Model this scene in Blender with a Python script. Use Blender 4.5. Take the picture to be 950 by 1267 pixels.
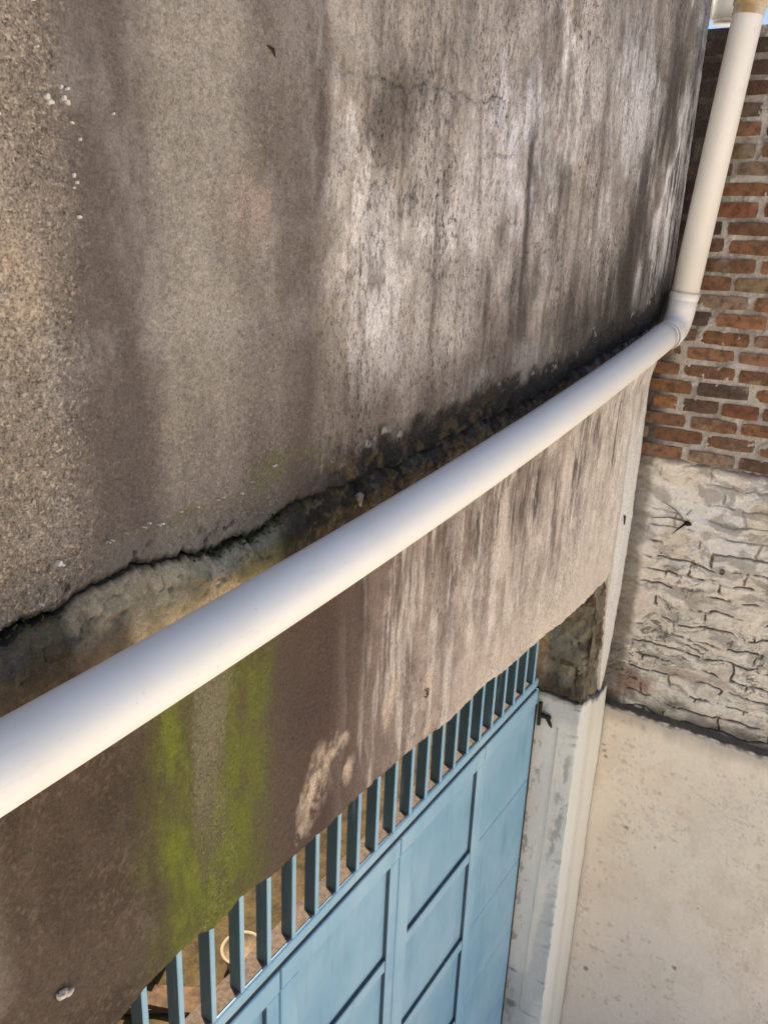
import bpy, math, random
import numpy as np
from mathutils import Vector, Matrix

random.seed(7); rng = np.random.default_rng(7)
for o in list(bpy.data.objects): bpy.data.objects.remove(o)
S = bpy.context.scene; COL = S.collection

# ------------------------------------------------------------------ camera, sky, sun, exposure
EYE = 4.75                                    # eye height above the ground; all z below are given relative to the eye
cd = bpy.data.cameras.new('camera'); cam = bpy.data.objects.new('camera', cd); COL.objects.link(cam)
cd.sensor_fit = 'VERTICAL'; cd.sensor_height = 36.0; cd.sensor_width = 36.0
cd.lens = 36.0 * 1050 / 1267; cd.clip_start = 0.05; cd.clip_end = 5000
def unit(v): v = np.array(v, float); return v / np.linalg.norm(v)
ax = unit([700, -325, 1050]); dn = unit([-130, 3117, 1050]); dn = unit(dn - ax * (ax @ dn)); ay = np.cross(-dn, ax)
Rw = np.stack([ax, ay, -dn], 1)               # world axes seen from the camera (x right, y down, z forward)
right, down, fwd = Rw.T @ [1, 0, 0], Rw.T @ [0, 1, 0], Rw.T @ [0, 0, 1]
cam.matrix_world = Matrix(((right[0], -down[0], -fwd[0], 0.0), (right[1], -down[1], -fwd[1], -1.0),
                           (right[2], -down[2], -fwd[2], EYE), (0, 0, 0, 1)))
S.camera = cam
W = bpy.data.worlds.new('World'); S.world = W; W.use_nodes = True
SUN_EL, SUN_AZ = 73.0, 25.0                  # azimuth: direction the light comes from, degrees clockwise from +Y
sky = W.node_tree.nodes.new('ShaderNodeTexSky'); sky.sky_type = 'NISHITA'; sky.sun_disc = False
sky.sun_elevation = math.radians(SUN_EL); sky.sun_rotation = math.radians(SUN_AZ)
sky.dust_density = 2.0; sky.air_density = 1.0; sky.ozone_density = 1.0
W.node_tree.links.new(sky.outputs[0], W.node_tree.nodes['Background'].inputs[0])
W.node_tree.nodes['Background'].inputs[1].default_value = 0.088
sl = bpy.data.lights.new('sun', 'SUN'); so = bpy.data.objects.new('sun', sl); COL.objects.link(so)
sl.energy = 5.0; sl.angle = math.radians(0.5); sl.color = (1.0, 0.90, 0.76)
a, e = math.radians(SUN_AZ), math.radians(SUN_EL)
sd = Vector((math.sin(a) * math.cos(e), math.cos(a) * math.cos(e), math.sin(e)))
so.rotation_euler = sd.to_track_quat('Z', 'Y').to_euler(); so.location = sd * 20
S.view_settings.view_transform = 'Standard'; S.view_settings.look = 'None'; S.view_settings.gamma = 1
S.view_settings.exposure = 1.0; S.view_settings.use_curve_mapping = False

# ------------------------------------------------------------------ numpy noise
def vnoise(x, y, seed=0):
    x = np.asarray(x, float); y = np.asarray(y, float)
    xi = np.floor(x).astype(np.int64); yi = np.floor(y).astype(np.int64)
    fx = x - xi; fy = y - yi; fx = fx * fx * fx * (fx * (fx * 6 - 15) + 10); fy = fy * fy * fy * (fy * (fy * 6 - 15) + 10)
    def h(i, j):
        n = (i * 374761393 + j * 668265263 + seed * 1442695041) & 0xFFFFFFFF
        n = ((n ^ (n >> 13)) * 1274126177) & 0xFFFFFFFF
        n = ((n ^ (n >> 16)) * 2246822519) & 0xFFFFFFFF
        return ((n ^ (n >> 15)) & 0xFFFFFF) / float(0xFFFFFF)
    return (h(xi, yi) * (1 - fx) + h(xi + 1, yi) * fx) * (1 - fy) + (h(xi, yi + 1) * (1 - fx) + h(xi + 1, yi + 1) * fx) * fy
def fbm(x, y, seed=0, oct=4, gain=.5):
    s = 0; a = 1; t = 0
    for k in range(oct):
        s = s + a * vnoise(x * 2 ** k + 17.3 * k, y * 2 ** k + 9.1 * k, seed + k * 11); t += a; a *= gain
    return s / t                               # 0..1, mean .5
def ss(a, b, x):
    t = np.clip((np.asarray(x, float) - a) / (b - a), 0, 1); return t * t * (3 - 2 * t)
def lin(c):
    c = np.asarray(c, float) / 255.0
    return np.where(c <= .04045, c / 12.92, ((c + .055) / 1.055) ** 2.4)
LUM = np.array([.92, .88, .85])                                     # how bright a white card comes out in the shade here
def alb(c): return np.clip(lin(c) / LUM, 0.004, 0.86)
def ramp(x, stops):
    xs = [s[0] for s in stops]; cs = np.array([alb(s[1]) for s in stops])
    return np.stack([np.interp(x, xs, cs[:, k]) for k in range(3)], -1)
def mixc(c, col, m): return c * (1 - m[..., None]) + alb(col) * m[..., None]

# ------------------------------------------------------------------ object helpers
def base_of(p):
    return np.zeros(3) if p is None else np.array(p['_base'])
def finish(o, parent):
    COL.objects.link(o)
    if parent is not None: o.parent = parent
    return o
def new_mesh(name, V, F, mat, smooth=False):
    me = bpy.data.meshes.new(name); me.from_pydata([tuple(v) for v in V], [], [tuple(f) for f in F]); me.update()
    if mat: me.materials.append(mat)
    if smooth: me.polygons.foreach_set('use_smooth', [True] * len(me.polygons))
    return me
BASES = {}
def place(name, me, parent=None):
    """mesh written in eye-relative world coordinates; origin goes to the middle of its foot, or to the parent's base"""
    o = bpy.data.objects.new(name, me); n = len(me.vertices)
    co = np.empty(n * 3); me.vertices.foreach_get('co', co); co = co.reshape(-1, 3); co[:, 2] += EYE
    if parent is None:
        b = np.array([(co[:, 0].min() + co[:, 0].max()) / 2, (co[:, 1].min() + co[:, 1].max()) / 2, co[:, 2].min()])
        o.location = b; BASES[o.name] = b
    else:
        b = BASES[parent.name] if parent.name in BASES else np.zeros(3); BASES[o.name] = b
    COL.objects.link(o); BASES[o.name] = b
    co -= b; me.vertices.foreach_set('co', co.ravel()); me.update()
    if parent is not None: o.parent = parent
    return o
def thing(name, loc, label, cat, group=None, kind=None):
    o = bpy.data.objects.new(name, None); COL.objects.link(o); o.empty_display_size = .1
    b = np.array(loc, float) + [0, 0, EYE]; o.location = b; BASES[o.name] = b
    tag(o, label, cat, group, kind); return o
def tag(o, label=None, cat=None, group=None, kind=None):
    if label: o['label'] = label
    if cat: o['category'] = cat
    if group: o['group'] = group
    if kind: o['kind'] = kind
    return o
XF = None
class MB:
    def __init__(s): s.V = []; s.F = []
    def add(s, V, F):
        n = len(s.V); s.V += [tuple(v) for v in V]; s.F += [tuple(i + n for i in f) for f in F]; return s
    def box(s, x0, x1, y0, y1, z0, z1, bev=0.0, tilt=0.0):
        b = min(bev, (x1 - x0) * .45, (y1 - y0) * .45, (z1 - z0) * .45)
        if b <= 0:
            V = [(x, y, z) for z in (z0, z1) for y in (y0, y1) for x in (x0, x1)]
            F = [(0, 2, 3, 1), (4, 5, 7, 6), (0, 1, 5, 4), (2, 6, 7, 3), (0, 4, 6, 2), (1, 3, 7, 5)]
        else:
            V = []; F = []; idx = {}
            X = (x0, x1); Y = (y0, y1); Z = (z0, z1)
            for i in (0, 1):
                for j in (0, 1):
                    for k in (0, 1):
                        sx, sy, sz = (1 if i == 0 else -1), (1 if j == 0 else -1), (1 if k == 0 else -1)
                        for a_, d in (('x', (0, b, b)), ('y', (b, 0, b)), ('z', (b, b, 0))):
                            idx[(i, j, k, a_)] = len(V); V.append((X[i] + sx * d[0], Y[j] + sy * d[1], Z[k] + sz * d[2]))
            q = lambda *t: F.append(tuple(idx[u] for u in t))
            for i in (0, 1): q((i, 0, 0, 'x'), (i, 1, 0, 'x'), (i, 1, 1, 'x'), (i, 0, 1, 'x'))
            for j in (0, 1): q((0, j, 0, 'y'), (1, j, 0, 'y'), (1, j, 1, 'y'), (0, j, 1, 'y'))
            for k in (0, 1): q((0, 0, k, 'z'), (1, 0, k, 'z'), (1, 1, k, 'z'), (0, 1, k, 'z'))
            for i in (0, 1):
                for j in (0, 1): q((i, j, 0, 'x'), (i, j, 1, 'x'), (i, j, 1, 'y'), (i, j, 0, 'y'))
            for i in (0, 1):
                for k in (0, 1): q((i, 0, k, 'x'), (i, 1, k, 'x'), (i, 1, k, 'z'), (i, 0, k, 'z'))
            for j in (0, 1):
                for k in (0, 1): q((0, j, k, 'y'), (1, j, k, 'y'), (1, j, k, 'z'), (0, j, k, 'z'))
            for i in (0, 1):
                for j in (0, 1):
                    for k in (0, 1): q((i, j, k, 'x'), (i, j, k, 'y'), (i, j, k, 'z'))
        if tilt: V = [(x, y, z + tilt * (x - 2.0)) for x, y, z in V]
        return s.add(V, F)
    def tube(s, P, R, n=24, caps=True):
        P = [Vector(p) for p in P]; m = len(P); R = [R] * m if np.isscalar(R) else R
        rings = []; u = None
        for i in range(m):
            t = (P[min(i + 1, m - 1)] - P[max(i - 1, 0)]).normalized()
            if u is None:
                u = t.cross(Vector((0, 0, 1)) if abs(t.z) < .9 else Vector((0, 1, 0))).normalized()
            else: u = (u - t * u.dot(t)).normalized()
            w = t.cross(u)
            rings.append([P[i] + (u * math.cos(2 * math.pi * k / n) + w * math.sin(2 * math.pi * k / n)) * R[i] for k in range(n)])
        V = [v for r in rings for v in r]; F = []
        for i in range(m - 1):
            for k in range(n): F.append((i * n + k, i * n + (k + 1) % n, (i + 1) * n + (k + 1) % n, (i + 1) * n + k))
        if caps: F.append(tuple(range(n))[::-1]); F.append(tuple((m - 1) * n + k for k in range(n)))
        return s.add(V, F)
    def build(s, name, mat, parent=None, smooth=False):
        if XF: s.V = [XF(v) for v in s.V]
        me = new_mesh(name, s.V, s.F, mat)
        import bmesh
        bm = bmesh.new(); bm.from_mesh(me); bmesh.ops.recalc_face_normals(bm, faces=bm.faces); bm.to_mesh(me); bm.free()
        if smooth: me.polygons.foreach_set('use_smooth', [True] * len(me.polygons))
        return place(name, me, parent)
def grid_mesh(name, P, mat, col=None, attrs=None, parent=None, smooth=True, flip=False):
    """P: (rows, cols, 3) points; col: (rows, cols, 3) linear stain colour; attrs: name -> (rows, cols) float masks"""
    r, c, _ = P.shape; me = bpy.data.meshes.new(name)
    me.vertices.add(r * c); me.vertices.foreach_set('co', P.reshape(-1).astype(np.float32))
    I = np.arange(r * c).reshape(r, c)
    q = np.stack([I[:-1, :-1], I[:-1, 1:], I[1:, 1:], I[1:, :-1]], -1).reshape(-1, 4)
    if flip: q = q[:, ::-1]
    me.loops.add(q.size); me.loops.foreach_set('vertex_index', q.ravel().astype(np.int32))
    me.polygons.add(len(q)); me.polygons.foreach_set('loop_start', np.arange(0, q.size, 4, dtype=np.int32))
    me.update(calc_edges=True)
    if smooth:
        me.polygons.foreach_set('use_smooth', np.ones(len(q), bool)); me.set_sharp_from_angle(angle=math.radians(38))
    if col is not None:
        at = me.attributes.new('stain', 'FLOAT_COLOR', 'POINT')
        rgba = np.ones((r * c, 4), np.float32); rgba[:, :3] = col.reshape(-1, 3); at.data.foreach_set('color', rgba.ravel())
    for k, v in (attrs or {}).items():
        at = me.attributes.new(k, 'FLOAT', 'POINT'); at.data.foreach_set('value', v.reshape(-1).astype(np.float32))
    if mat: me.materials.append(mat)
    return place(name, me, parent)

# ------------------------------------------------------------------ material helpers
class NT:
    def __init__(s, name):
        s.m = bpy.data.materials.new(name); s.m.use_nodes = True; s.t = s.m.node_tree
        s.b = s.t.nodes['Principled BSDF']; s.pos = s.t.nodes.new('ShaderNodeNewGeometry').outputs['Position']
    def n(s, ty, **kw):
        nd = s.t.nodes.new(ty)
        for k, v in kw.items(): setattr(nd, k, v)
        return nd
    def put(s, sock, v):
        if hasattr(v, 'is_output'): s.t.links.new(v, sock)
        elif isinstance(v, (tuple, list, np.ndarray)):
            v = list(map(float, v)); v = v + [1.0] if len(sock.default_value) == 4 and len(v) == 3 else v; sock.default_value = v
        else: sock.default_value = v
    def math(s, op, a, b=0.0, clamp=False):
        nd = s.n('ShaderNodeMath', operation=op, use_clamp=clamp); s.put(nd.inputs[0], a); s.put(nd.inputs[1], b); return nd.outputs[0]
    def scale(s, v, k, off=(0, 0, 0)):
        nd = s.n('ShaderNodeMapping'); s.put(nd.inputs['Vector'], v); nd.inputs['Scale'].default_value = k; nd.inputs['Location'].default_value = off
        return nd.outputs[0]
    def noise(s, k=(1, 1, 1), sc=1.0, det=4, rough=.55, off=(0, 0, 0), v=None):
        nd = s.n('ShaderNodeTexNoise'); s.put(nd.inputs['Vector'], s.scale(v or s.pos, k, off)); nd.inputs['Scale'].default_value = sc
        nd.inputs['Detail'].default_value = det; nd.inputs['Roughness'].default_value = rough; return nd.outputs[0]
    def vor(s, k=(1, 1, 1), sc=1.0, feat='F1', out='Distance', off=(0, 0, 0), rnd=1.0):
        nd = s.n('ShaderNodeTexVoronoi', feature=feat); s.put(nd.inputs['Vector'], s.scale(s.pos, k, off)); nd.inputs['Scale'].default_value = sc
        nd.inputs['Randomness'].default_value = rnd
        return nd.outputs[out]
    def rng(s, v, a, b, c=0.0, d=1.0):
        nd = s.n('ShaderNodeMapRange', interpolation_type='SMOOTHSTEP'); s.put(nd.inputs['Value'], v)
        for i, q in enumerate((a, b, c, d)): nd.inputs[i + 1].default_value = q
        return nd.outputs[0]
    def mix(s, f, a, b, mode='MIX'):
        nd = s.n('ShaderNodeMix', data_type='RGBA', blend_type=mode); s.put(nd.inputs['Factor'], f); s.put(nd.inputs['A'], None or a) if False else None
        s.put(nd.inputs[6], a); s.put(nd.inputs[7], b); return nd.outputs[2]
    def attr(s, name, out='Color'):
        nd = s.n('ShaderNodeAttribute', attribute_name=name); return nd.outputs[out]
    def bump(s, h, dist, strength=1.0, nrm=None):
        nd = s.n('ShaderNodeBump'); s.put(nd.inputs['Height'], h); nd.inputs['Distance'].default_value = dist; nd.inputs['Strength'].default_value = strength
        if nrm is not None: s.put(nd.inputs['Normal'], nrm)
        return nd.outputs[0]
    def done(s, col=None, rough=.9, nrm=None, spec=.3, **kw):
        if col is not None: s.put(s.b.inputs['Base Color'], col)
        s.put(s.b.inputs['Roughness'], rough); s.b.inputs['Specular IOR Level'].default_value = spec
        if nrm is not None: s.put(s.b.inputs['Normal'], nrm)
        for k, v in kw.items(): s.put(s.b.inputs[k], v)
        return s.m
def V3(g): return (g, g, g)

def render_material(name='weathered_render'):
    t = NT(name); c = t.attr('stain'); pit = t.attr('pit', 'Fac'); gr = t.attr('grain', 'Fac')
    # sandy grain: light and dark grains of a few millimetres
    g1 = t.noise(sc=300, det=3, rough=.7); g2 = t.noise(sc=110, det=3, rough=.6, off=(3, 1, 2))
    gm = t.math('ADD', t.math('MULTIPLY', t.math('SUBTRACT', g1, .5), 2.4), t.math('MULTIPLY', t.math('SUBTRACT', g2, .5), 1.3))
    gm = t.math('ADD', 1.0, t.math('MULTIPLY', gm, t.math('ADD', .55, t.math('MULTIPLY', gr, .8))))
    gv = t.n('ShaderNodeCombineColor'); [t.put(gv.inputs[i], gm) for i in range(3)]
    c = t.mix(1.0, c, gv.outputs[0], 'MULTIPLY')
    # pale sand grains standing out on the near part
    sp = t.rng(t.noise(sc=150, det=3, rough=.6, off=(7, 3, 1)), .56, .68)
    sp = t.math('MULTIPLY', sp, gr)
    c = t.mix(t.math('MULTIPLY', sp, .6), c, alb((196, 178, 152)))
    # drip-elongated black pits of the far part
    p1 = t.rng(t.noise(k=(130, 130, 55), det=3, rough=.7, off=(1, 0, 4)), .54, .63)
    p2 = t.rng(t.noise(k=(60, 60, 14), det=5, rough=.7, off=(5, 0, 2)), .54, .68)
    pm = t.math('MULTIPLY', t.math('MAXIMUM', p1, t.math('MULTIPLY', p2, .55)), pit)
    c = t.mix(t.math('MULTIPLY', pm, t.rng(t.noise(sc=5, det=3, off=(2, 2, 6)), .35, .65, .4, .95), True), c, alb((54, 47, 44)))
    h = t.math('ADD', t.math('MULTIPLY', g1, .5), t.math('SUBTRACT', t.math('MULTIPLY', g2, .8), t.math('MULTIPLY', pm, .9)))
    return t.done(c, .93, t.bump(h, .0022, .9), .2)
M = {}
M['render'] = render_material()

def stucco_material(name, grain=.35, bump=.0015, pits=.0):
    t = NT(name); c = t.attr('stain')
    g1 = t.noise(sc=260, det=3, rough=.65); g2 = t.noise(sc=60, det=4, rough=.6, off=(3, 1, 2))
    gm = t.math('ADD', 1.0, t.math('MULTIPLY', t.math('ADD', t.math('SUBTRACT', g1, .5), t.math('SUBTRACT', g2, .5)), grain))
    gv = t.n('ShaderNodeCombineColor'); [t.put(gv.inputs[i], gm) for i in range(3)]
    c = t.mix(1.0, c, gv.outputs[0], 'MULTIPLY')
    return t.done(c, .9, t.bump(t.math('ADD', g1, t.math('MULTIPLY', g2, 1.6)), bump, .8), .25)
M['stucco'] = stucco_material('limewash_stucco', .55, .0022)
M['smooth_plaster'] = stucco_material('smooth_plaster', .22, .0012)
M['mortar'] = stucco_material('cement_mortar', .8, .003)

def pvc():
    t = NT('white_pvc'); d = t.noise(k=(2, 2, 2), sc=2.2, det=5)
    c = t.mix(t.rng(d, .5, .78, 0, .35), (.86, .84, .80), (.74, .70, .61))
    gr = t.math('MAXIMUM', t.rng(t.noise(sc=90, det=4, rough=.7), .62, .72, 0, .35), t.rng(t.noise(k=(4, 30, 30), det=5, rough=.7, off=(2, 5, 1)), .58, .75, 0, .22))
    c = t.mix(gr, c, (.42, .38, .31))
    return t.done(c, t.rng(d, .3, .7, .34, .5), t.bump(t.noise(sc=14, det=3), .0006, .5), .45)
M['pvc'] = pvc()
def pvc_old():
    t = NT('stained_pvc'); d = t.noise(k=(9, 9, 9), det=5)
    c = t.mix(t.rng(d, .38, .62), (.66, .58, .45), (.40, .27, .14))
    return t.done(c, .5, None, .4)
M['pvc_old'] = pvc_old()
def gatepaint(name, base, dark, fade):
    t = NT(name); d = t.noise(k=(9, 9, 2.2), det=5, rough=.6); d2 = t.noise(sc=3.0, det=4, off=(4, 2, 1))
    c = t.mix(t.rng(d2, .35, .7), base, fade)
    c = t.mix(t.rng(d, .5, .75, 0, .45), c, dark)
    k = t.math('MAXIMUM', t.rng(t.noise(sc=160, det=3, rough=.7), .66, .72, 0, .5), t.rng(t.noise(sc=26, det=6, rough=.75, off=(3, 3, 3)), .66, .72, 0, .55)); c = t.mix(k, c, (.15, .11, .08))
    c = t.mix(t.rng(t.noise(k=(40, 40, 3), det=5, rough=.65, off=(8, 1, 1)), .54, .72, 0, .35), c, (.28, .33, .34))
    return t.done(c, .46, t.bump(t.noise(sc=40, det=4), .0008, .6), .4)
M['sheet'] = gatepaint('blue_sheet_paint', alb((126, 168, 190)), alb((94, 138, 164)), alb((150, 184, 200)))
M['blue'] = gatepaint('blue_gate_paint', alb((138, 178, 198)), alb((106, 150, 176)), alb((158, 190, 204)))
M['blue_shade'] = gatepaint('shaded_side_teal', alb((38, 58, 63)), alb((28, 42, 46)), alb((48, 70, 75)))  # darker copy of the gate paint; puts shade on the bar sides
M['navy'] = gatepaint('dirt_and_shade_navy', (.040, .060, .080), (.024, .034, .045), (.055, .08, .10))  # dirt on the rail tops, painted shade on the stile sides
def plain(name, c, rough=.8, var=.4, sc=20, b=.002):
    t = NT(name); d = t.noise(sc=sc, det=5, rough=.65)
    c = np.array(c, float); col = t.mix(t.rng(d, .3, .7), c * (1 - var), np.clip(c * (1 + var), 0, .9))
    return t.done(col, rough, t.bump(d, b, .8), .3)
M['grime'] = plain('black_grime', (.022, .019, .016), .95, .5, 60)
M['crumb'] = plain('dark_mortar', (.07, .055, .035), .95, .5, 120)
M['stone'] = plain('pale_stone', (.36, .30, .24), .95, .4, 110)
M['fleck'] = plain('white_paint_fleck', (.62, .59, .54), .8, .12, 90)
M['dust'] = plain('brown_dust', alb((88, 72, 58)), .95, .35, 70)
M['iron'] = plain('black_iron', (.018, .016, .015), .6, .5, 80)
M['rust'] = plain('rusty_iron', (.12, .05, .025), .8, .5, 120)
M['moss'] = plain('moss_green', (.045, .060, .012), .95, .6, 150)
M['lime'] = plain('white_lime', (.80, .77, .71), .85, .06, 30, .002)
M['lump'] = plain('pale_plaster', (.62, .57, .50), .9, .3, 90)
M['root'] = plain('dark_root', (.016, .013, .010), .9, .5, 90)
M['root_pale'] = plain('grey_twig', (.24, .20, .16), .9, .4, 90)
M['cord'] = plain('white_cord', (.72, .70, .66), .8, .1, 90)
M['beam'] = plain('raw_concrete', (.10, .085, .07), .95, .4, 30)

# ------------------------------------------------------------------ ground and yard floor
def ground_mat(name, c1, c2, sc):
    t = NT(name); d = t.noise(sc=sc, det=7, rough=.65); d2 = t.noise(sc=sc * 14, det=3)
    return t.done(t.mix(t.rng(t.math('ADD', t.math('MULTIPLY', d, .7), t.math('MULTIPLY', d2, .3)), .35, .65), c1, c2), .92, t.bump(d2, .006, .8), .2)
M['ground'] = ground_mat('pale_concrete_ground', (.56, .49, .40), (.66, .585, .485), .7)
M['earth'] = ground_mat('brown_earth', (.030, .019, .007), (.095, .062, .024), 5.0)
g = MB().add([(-1500, -1500, -EYE), (1500, -1500, -EYE), (1500, 1500, -EYE), (-1500, 1500, -EYE)], [(0, 1, 2, 3)]).build('ground', M['ground']); g['kind'] = 'structure'
yf = MB().add([(-6, .34, -EYE + .006), (16, .34, -EYE + .006), (16, 9, -EYE + .006), (-6, 9, -EYE + .006)], [(0, 1, 2, 3)]).build('yard_ground', M['earth']); yf['kind'] = 'structure'

# ------------------------------------------------------------------ house wall: crack line, step line, lower edge (metres)
CR = np.array([(-1.6, -.545), (.60, -.540), (.70, -.539), (.763, -.529), (.825, -.527), (.892, -.531), (.983, -.542), (1.086, -.547), (1.153, -.538),
               (1.251, -.523), (1.417, -.521), (1.648, -.525), (1.885, -.512), (2.173, -.495), (2.66, -.453), (3.136, -.398), (3.703, -.350), (3.9, -.340)])
ST = np.array([(-1.6, -.46), (.61, -.461), (.698, -.460), (.783, -.467), (.829, -.461), (.949, -.463), (1.088, -.459), (1.154, -.429), (1.327, -.402),
               (1.638, -.418), (1.874, -.430), (2.157, -.420), (2.587, -.424), (3.0, -.37), (3.9, -.30)])
BE = np.array([(-1.6, -1.42), (.768, -1.408), (.828, -1.391), (.901, -1.385), (.980, -1.386), (1.022, -1.403), (1.102, -1.385), (1.225, -1.402), (1.396, -1.409),
               (1.592, -1.399), (1.777, -1.404), (2.068, -1.431), (2.295, -1.430), (2.559, -1.450), (2.866, -1.462), (3.038, -1.467), (3.564, -1.480)])
XS = np.concatenate([np.arange(-1.6, .5, .05), np.arange(.5, 1.3, .0034), np.arange(1.3, 3.812, .0048)])
def crack_z(x): return np.interp(x, CR[:, 0], CR[:, 1]) + (fbm(x * 14, x * 0 + 3.3, 5) - .5) * .022 + (fbm(x * 40, x * 0 + 1.3, 6, 4, .75) - .5) * .022 * ss(1.5, 1.2, x)
def step_z(x): return np.interp(x, ST[:, 0], ST[:, 1]) + (fbm(x * 30, x * 0 + 7.3, 8) - .5) * .030
def edge_z(x):
    z = np.interp(x, BE[:, 0], BE[:, 1]) + (fbm(x * 9, x * 0 + 5.1, 15) - .5) * .012 + (np.round(fbm(x * 16, x * 0 + 2.1, 16) * 5) / 5 - .5) * .013 + (fbm(x * 70, x * 0 + 2.1, 17) - .5) * .006
    return z
def gap_w(x): return .002 + .013 * ss(.45, .75, fbm(x * 12, x * 0 + 11.7, 21)) * ss(1.45, 1.2, x) + .012 * ss(.72, .62, x) - .0 * x

def blob(x, z, cx, cz, rx, rz, seed, rough=.9, f=1.0):
    w = (fbm(x * 9 * f, z * 6 * f, seed) - .5) * rough + (fbm(x * 45 * f, z * 20 * f, seed + 3) - .5) * rough * .6
    return ss(1.15, .35, np.hypot((x - cx) / rx, (z - cz) / rz) + w)
def polydist(x, z, pts):
    d = np.full(x.shape, 9.0)
    for (ax_, az), (bx, bz) in zip(pts[:-1], pts[1:]):
        ux, uz = bx - ax_, bz - az; t = np.clip(((x - ax_) * ux + (z - az) * uz) / (ux * ux + uz * uz), 0, 1)
        d = np.minimum(d, np.hypot(x - ax_ - t * ux, z - az - t * uz))
    return d

house = thing('house_wall', (1.5, .12, -EYE), 'tall stained grey-brown rendered wall with a long crack and overhanging lower band above the blue gate', 'wall')

# --- upper wall
T = np.concatenate([[0, .002, .005], np.arange(.009, .16, .0042), np.arange(.162, 1.45, .0056), np.arange(1.5, 2.9, .06)])
X, TT = np.meshgrid(XS, T); zc = crack_z(XS)[None, :]
Z = zc + TT; zs = step_z(XS)[None, :] + 0 * Z
lay = ss(-.004, .004, Z - zs + (fbm(X * 90, Z * 90, 31) - .5) * .010)            # outer coat above the step line
near = ss(.13, .0, TT)
Y = -.026 - .005 * lay + (fbm(X * 4, Z * 4, 41) - .5) * .014 * ss(3.5, 2.6, X) + (fbm(X * 30, Z * 30, 42) - .5) * .004
rub = near * ss(1.15, 1.4, X)
Y += rub * ((fbm(X * 24, Z * 24, 43, 6, .65) - .5) * .045 + .004) + near * (1 - ss(1.15, 1.4, X)) * (fbm(X * 30, Z * 30, 44, 4) - .5) * .006
Y += ss(.012, 0, TT) * .006
hl = [[(1.30, .26), (1.52, .262), (1.72, .272), (1.95, .29), (2.10, .30)], [(2.22, .27), (2.19, .17), (2.20, .08), (2.185, .02), (2.17, -.05), (2.16, -.12)],
      [(2.10, .03), (2.185, .025)], [(2.33, .20), (2.26, .16), (2.2, .10)], [(2.0, .165), (2.12, .19), (2.2, .26)]]
hd = np.minimum.reduce([polydist(X + (fbm(X * 14, Z * 14, 51) - .5) * .05, Z + (fbm(X * 14, Z * 14, 52) - .5) * .05, p) for p in hl])
fz2 = np.abs(fbm(X * 7 + Z * 5, Z * 16 - X * 4, 54, 5, .6) - .5); fis = ss(.018, .004, fz2) * ss(.085, .01, TT) * ss(1.35, 1.2, X) * ss(.40, .55, fbm(X * 8, Z * 8, 55)); Y += fis * .006
hair = ss(.0048, .0012, hd) * ss(.3, .5, fbm(X * 9, Z * 9, 53))
Y += hair * .003
# stains
xw = X + (fbm(X * 3, Z * 1.6, 61) - .5) * .07 + (fbm(X * 16, Z * 5, 62, 5, .6) - .5) * .050 + (fbm(X * 90, Z * 60, 60, 3) - .5) * .02
C = ramp(xw, [(.3, (132, 117, 99)), (.66, (134, 119, 102)), (.72, (126, 112, 98)), (.785, (101, 89, 81)), (.865, (99, 87, 80)), (.925, (136, 124, 110)), (1.05, (138, 126, 113)),
              (1.13, (120, 107, 97)), (1.2, (116, 103, 93)), (1.28, (108, 96, 87)), (1.34, (152, 138, 124)), (1.5, (154, 140, 127)), (1.7, (152, 139, 128)), (2.0, (156, 145, 136)),
              (2.3, (149, 137, 128)), (2.6, (154, 141, 130)), (3.0, (154, 143, 132)), (3.3, (143, 132, 121)), (3.55, (132, 122, 112)), (3.8, (150, 144, 140))])
C = C * (1 + .34 * (fbm(X * 5, Z * 3.5, 63) - .5))[..., None]
far = ss(1.22, 1.5, X)
C = C * (1 + .30 * (fbm(X * 14, Z * 9, 56, 4, .6) - .5))[..., None]
C = mixc(C, (92, 82, 74), .52 * ss(.50, .70, fbm(X * 3.4, Z * 2.6, 57, 5, .62)) * (.35 + .65 * far))
C = mixc(C, (198, 188, 181), (.75 * far + .12) * ss(.52, .66, fbm(X * 4.2, Z * 3.0, 58, 5, .62)) * (.35 + .65 * ss(.36, .58, fbm(X * 40, Z * 14, 59, 4, .65))))
stv = ((fbm(X * 26, Z * 2.2, 64, 5, .65) - .5) * .75 + (fbm(X * 12, Z * 8, 67, 5, .65) - .5) * .9) * (.22 + .85 * far) * (.5 + .9 * ss(.35, .65, fbm(X * 3, Z * 2, 65)))
C = C * np.clip(1 + stv, .3, 1.7)[..., None]
C = C * (1 + .7 * far * (fbm(X * 60, Z * 20, 66, 4, .7) - .5))[..., None]
for cx, cz, rx, rz, col, k, sd_ in [(2.13, .20, .20, .22, (203, 196, 198), .95, 70), (1.95, .10, .18, .16, (200, 190, 184), .85, 71), (2.98, .40, .34, .22, (204, 197, 196), .9, 72), (1.53, -.15, .15, .17, (204, 194, 187), .95, 73),
                               (1.80, -.20, .18, .14, (184, 173, 164), .6, 74), (2.45, -.05, .30, .14, (180, 170, 162), .5, 75), (1.12, .02, .06, .07, (160, 136, 122), .6, 76), (1.42, .36, .14, .14, (178, 166, 156), .6, 77),
                               (2.65, .55, .18, .25, (182, 174, 168), .6, 78), (3.25, .22, .20, .16, (176, 168, 162), .5, 79), (.66, -.08, .08, .10, (160, 138, 112), .55, 80), (1.95, -.38, .13, .05, (190, 184, 178), .7, 81), (2.28, -.34, .22, .05, (182, 178, 182), .55, 82),
                               (1.70, .12, .10, .2, (178, 168, 160), .55, 83), (1.02, -.14, .12, .12, (150, 139, 126), .5, 84)]:
    C = mixc(C, col, k * blob(X, Z, cx, cz, rx, rz, sd_, 1.3) * (.25 + .75 * ss(.34, .60, fbm(X * 46, Z * 11, sd_ + 7, 4, .65))))
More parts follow.
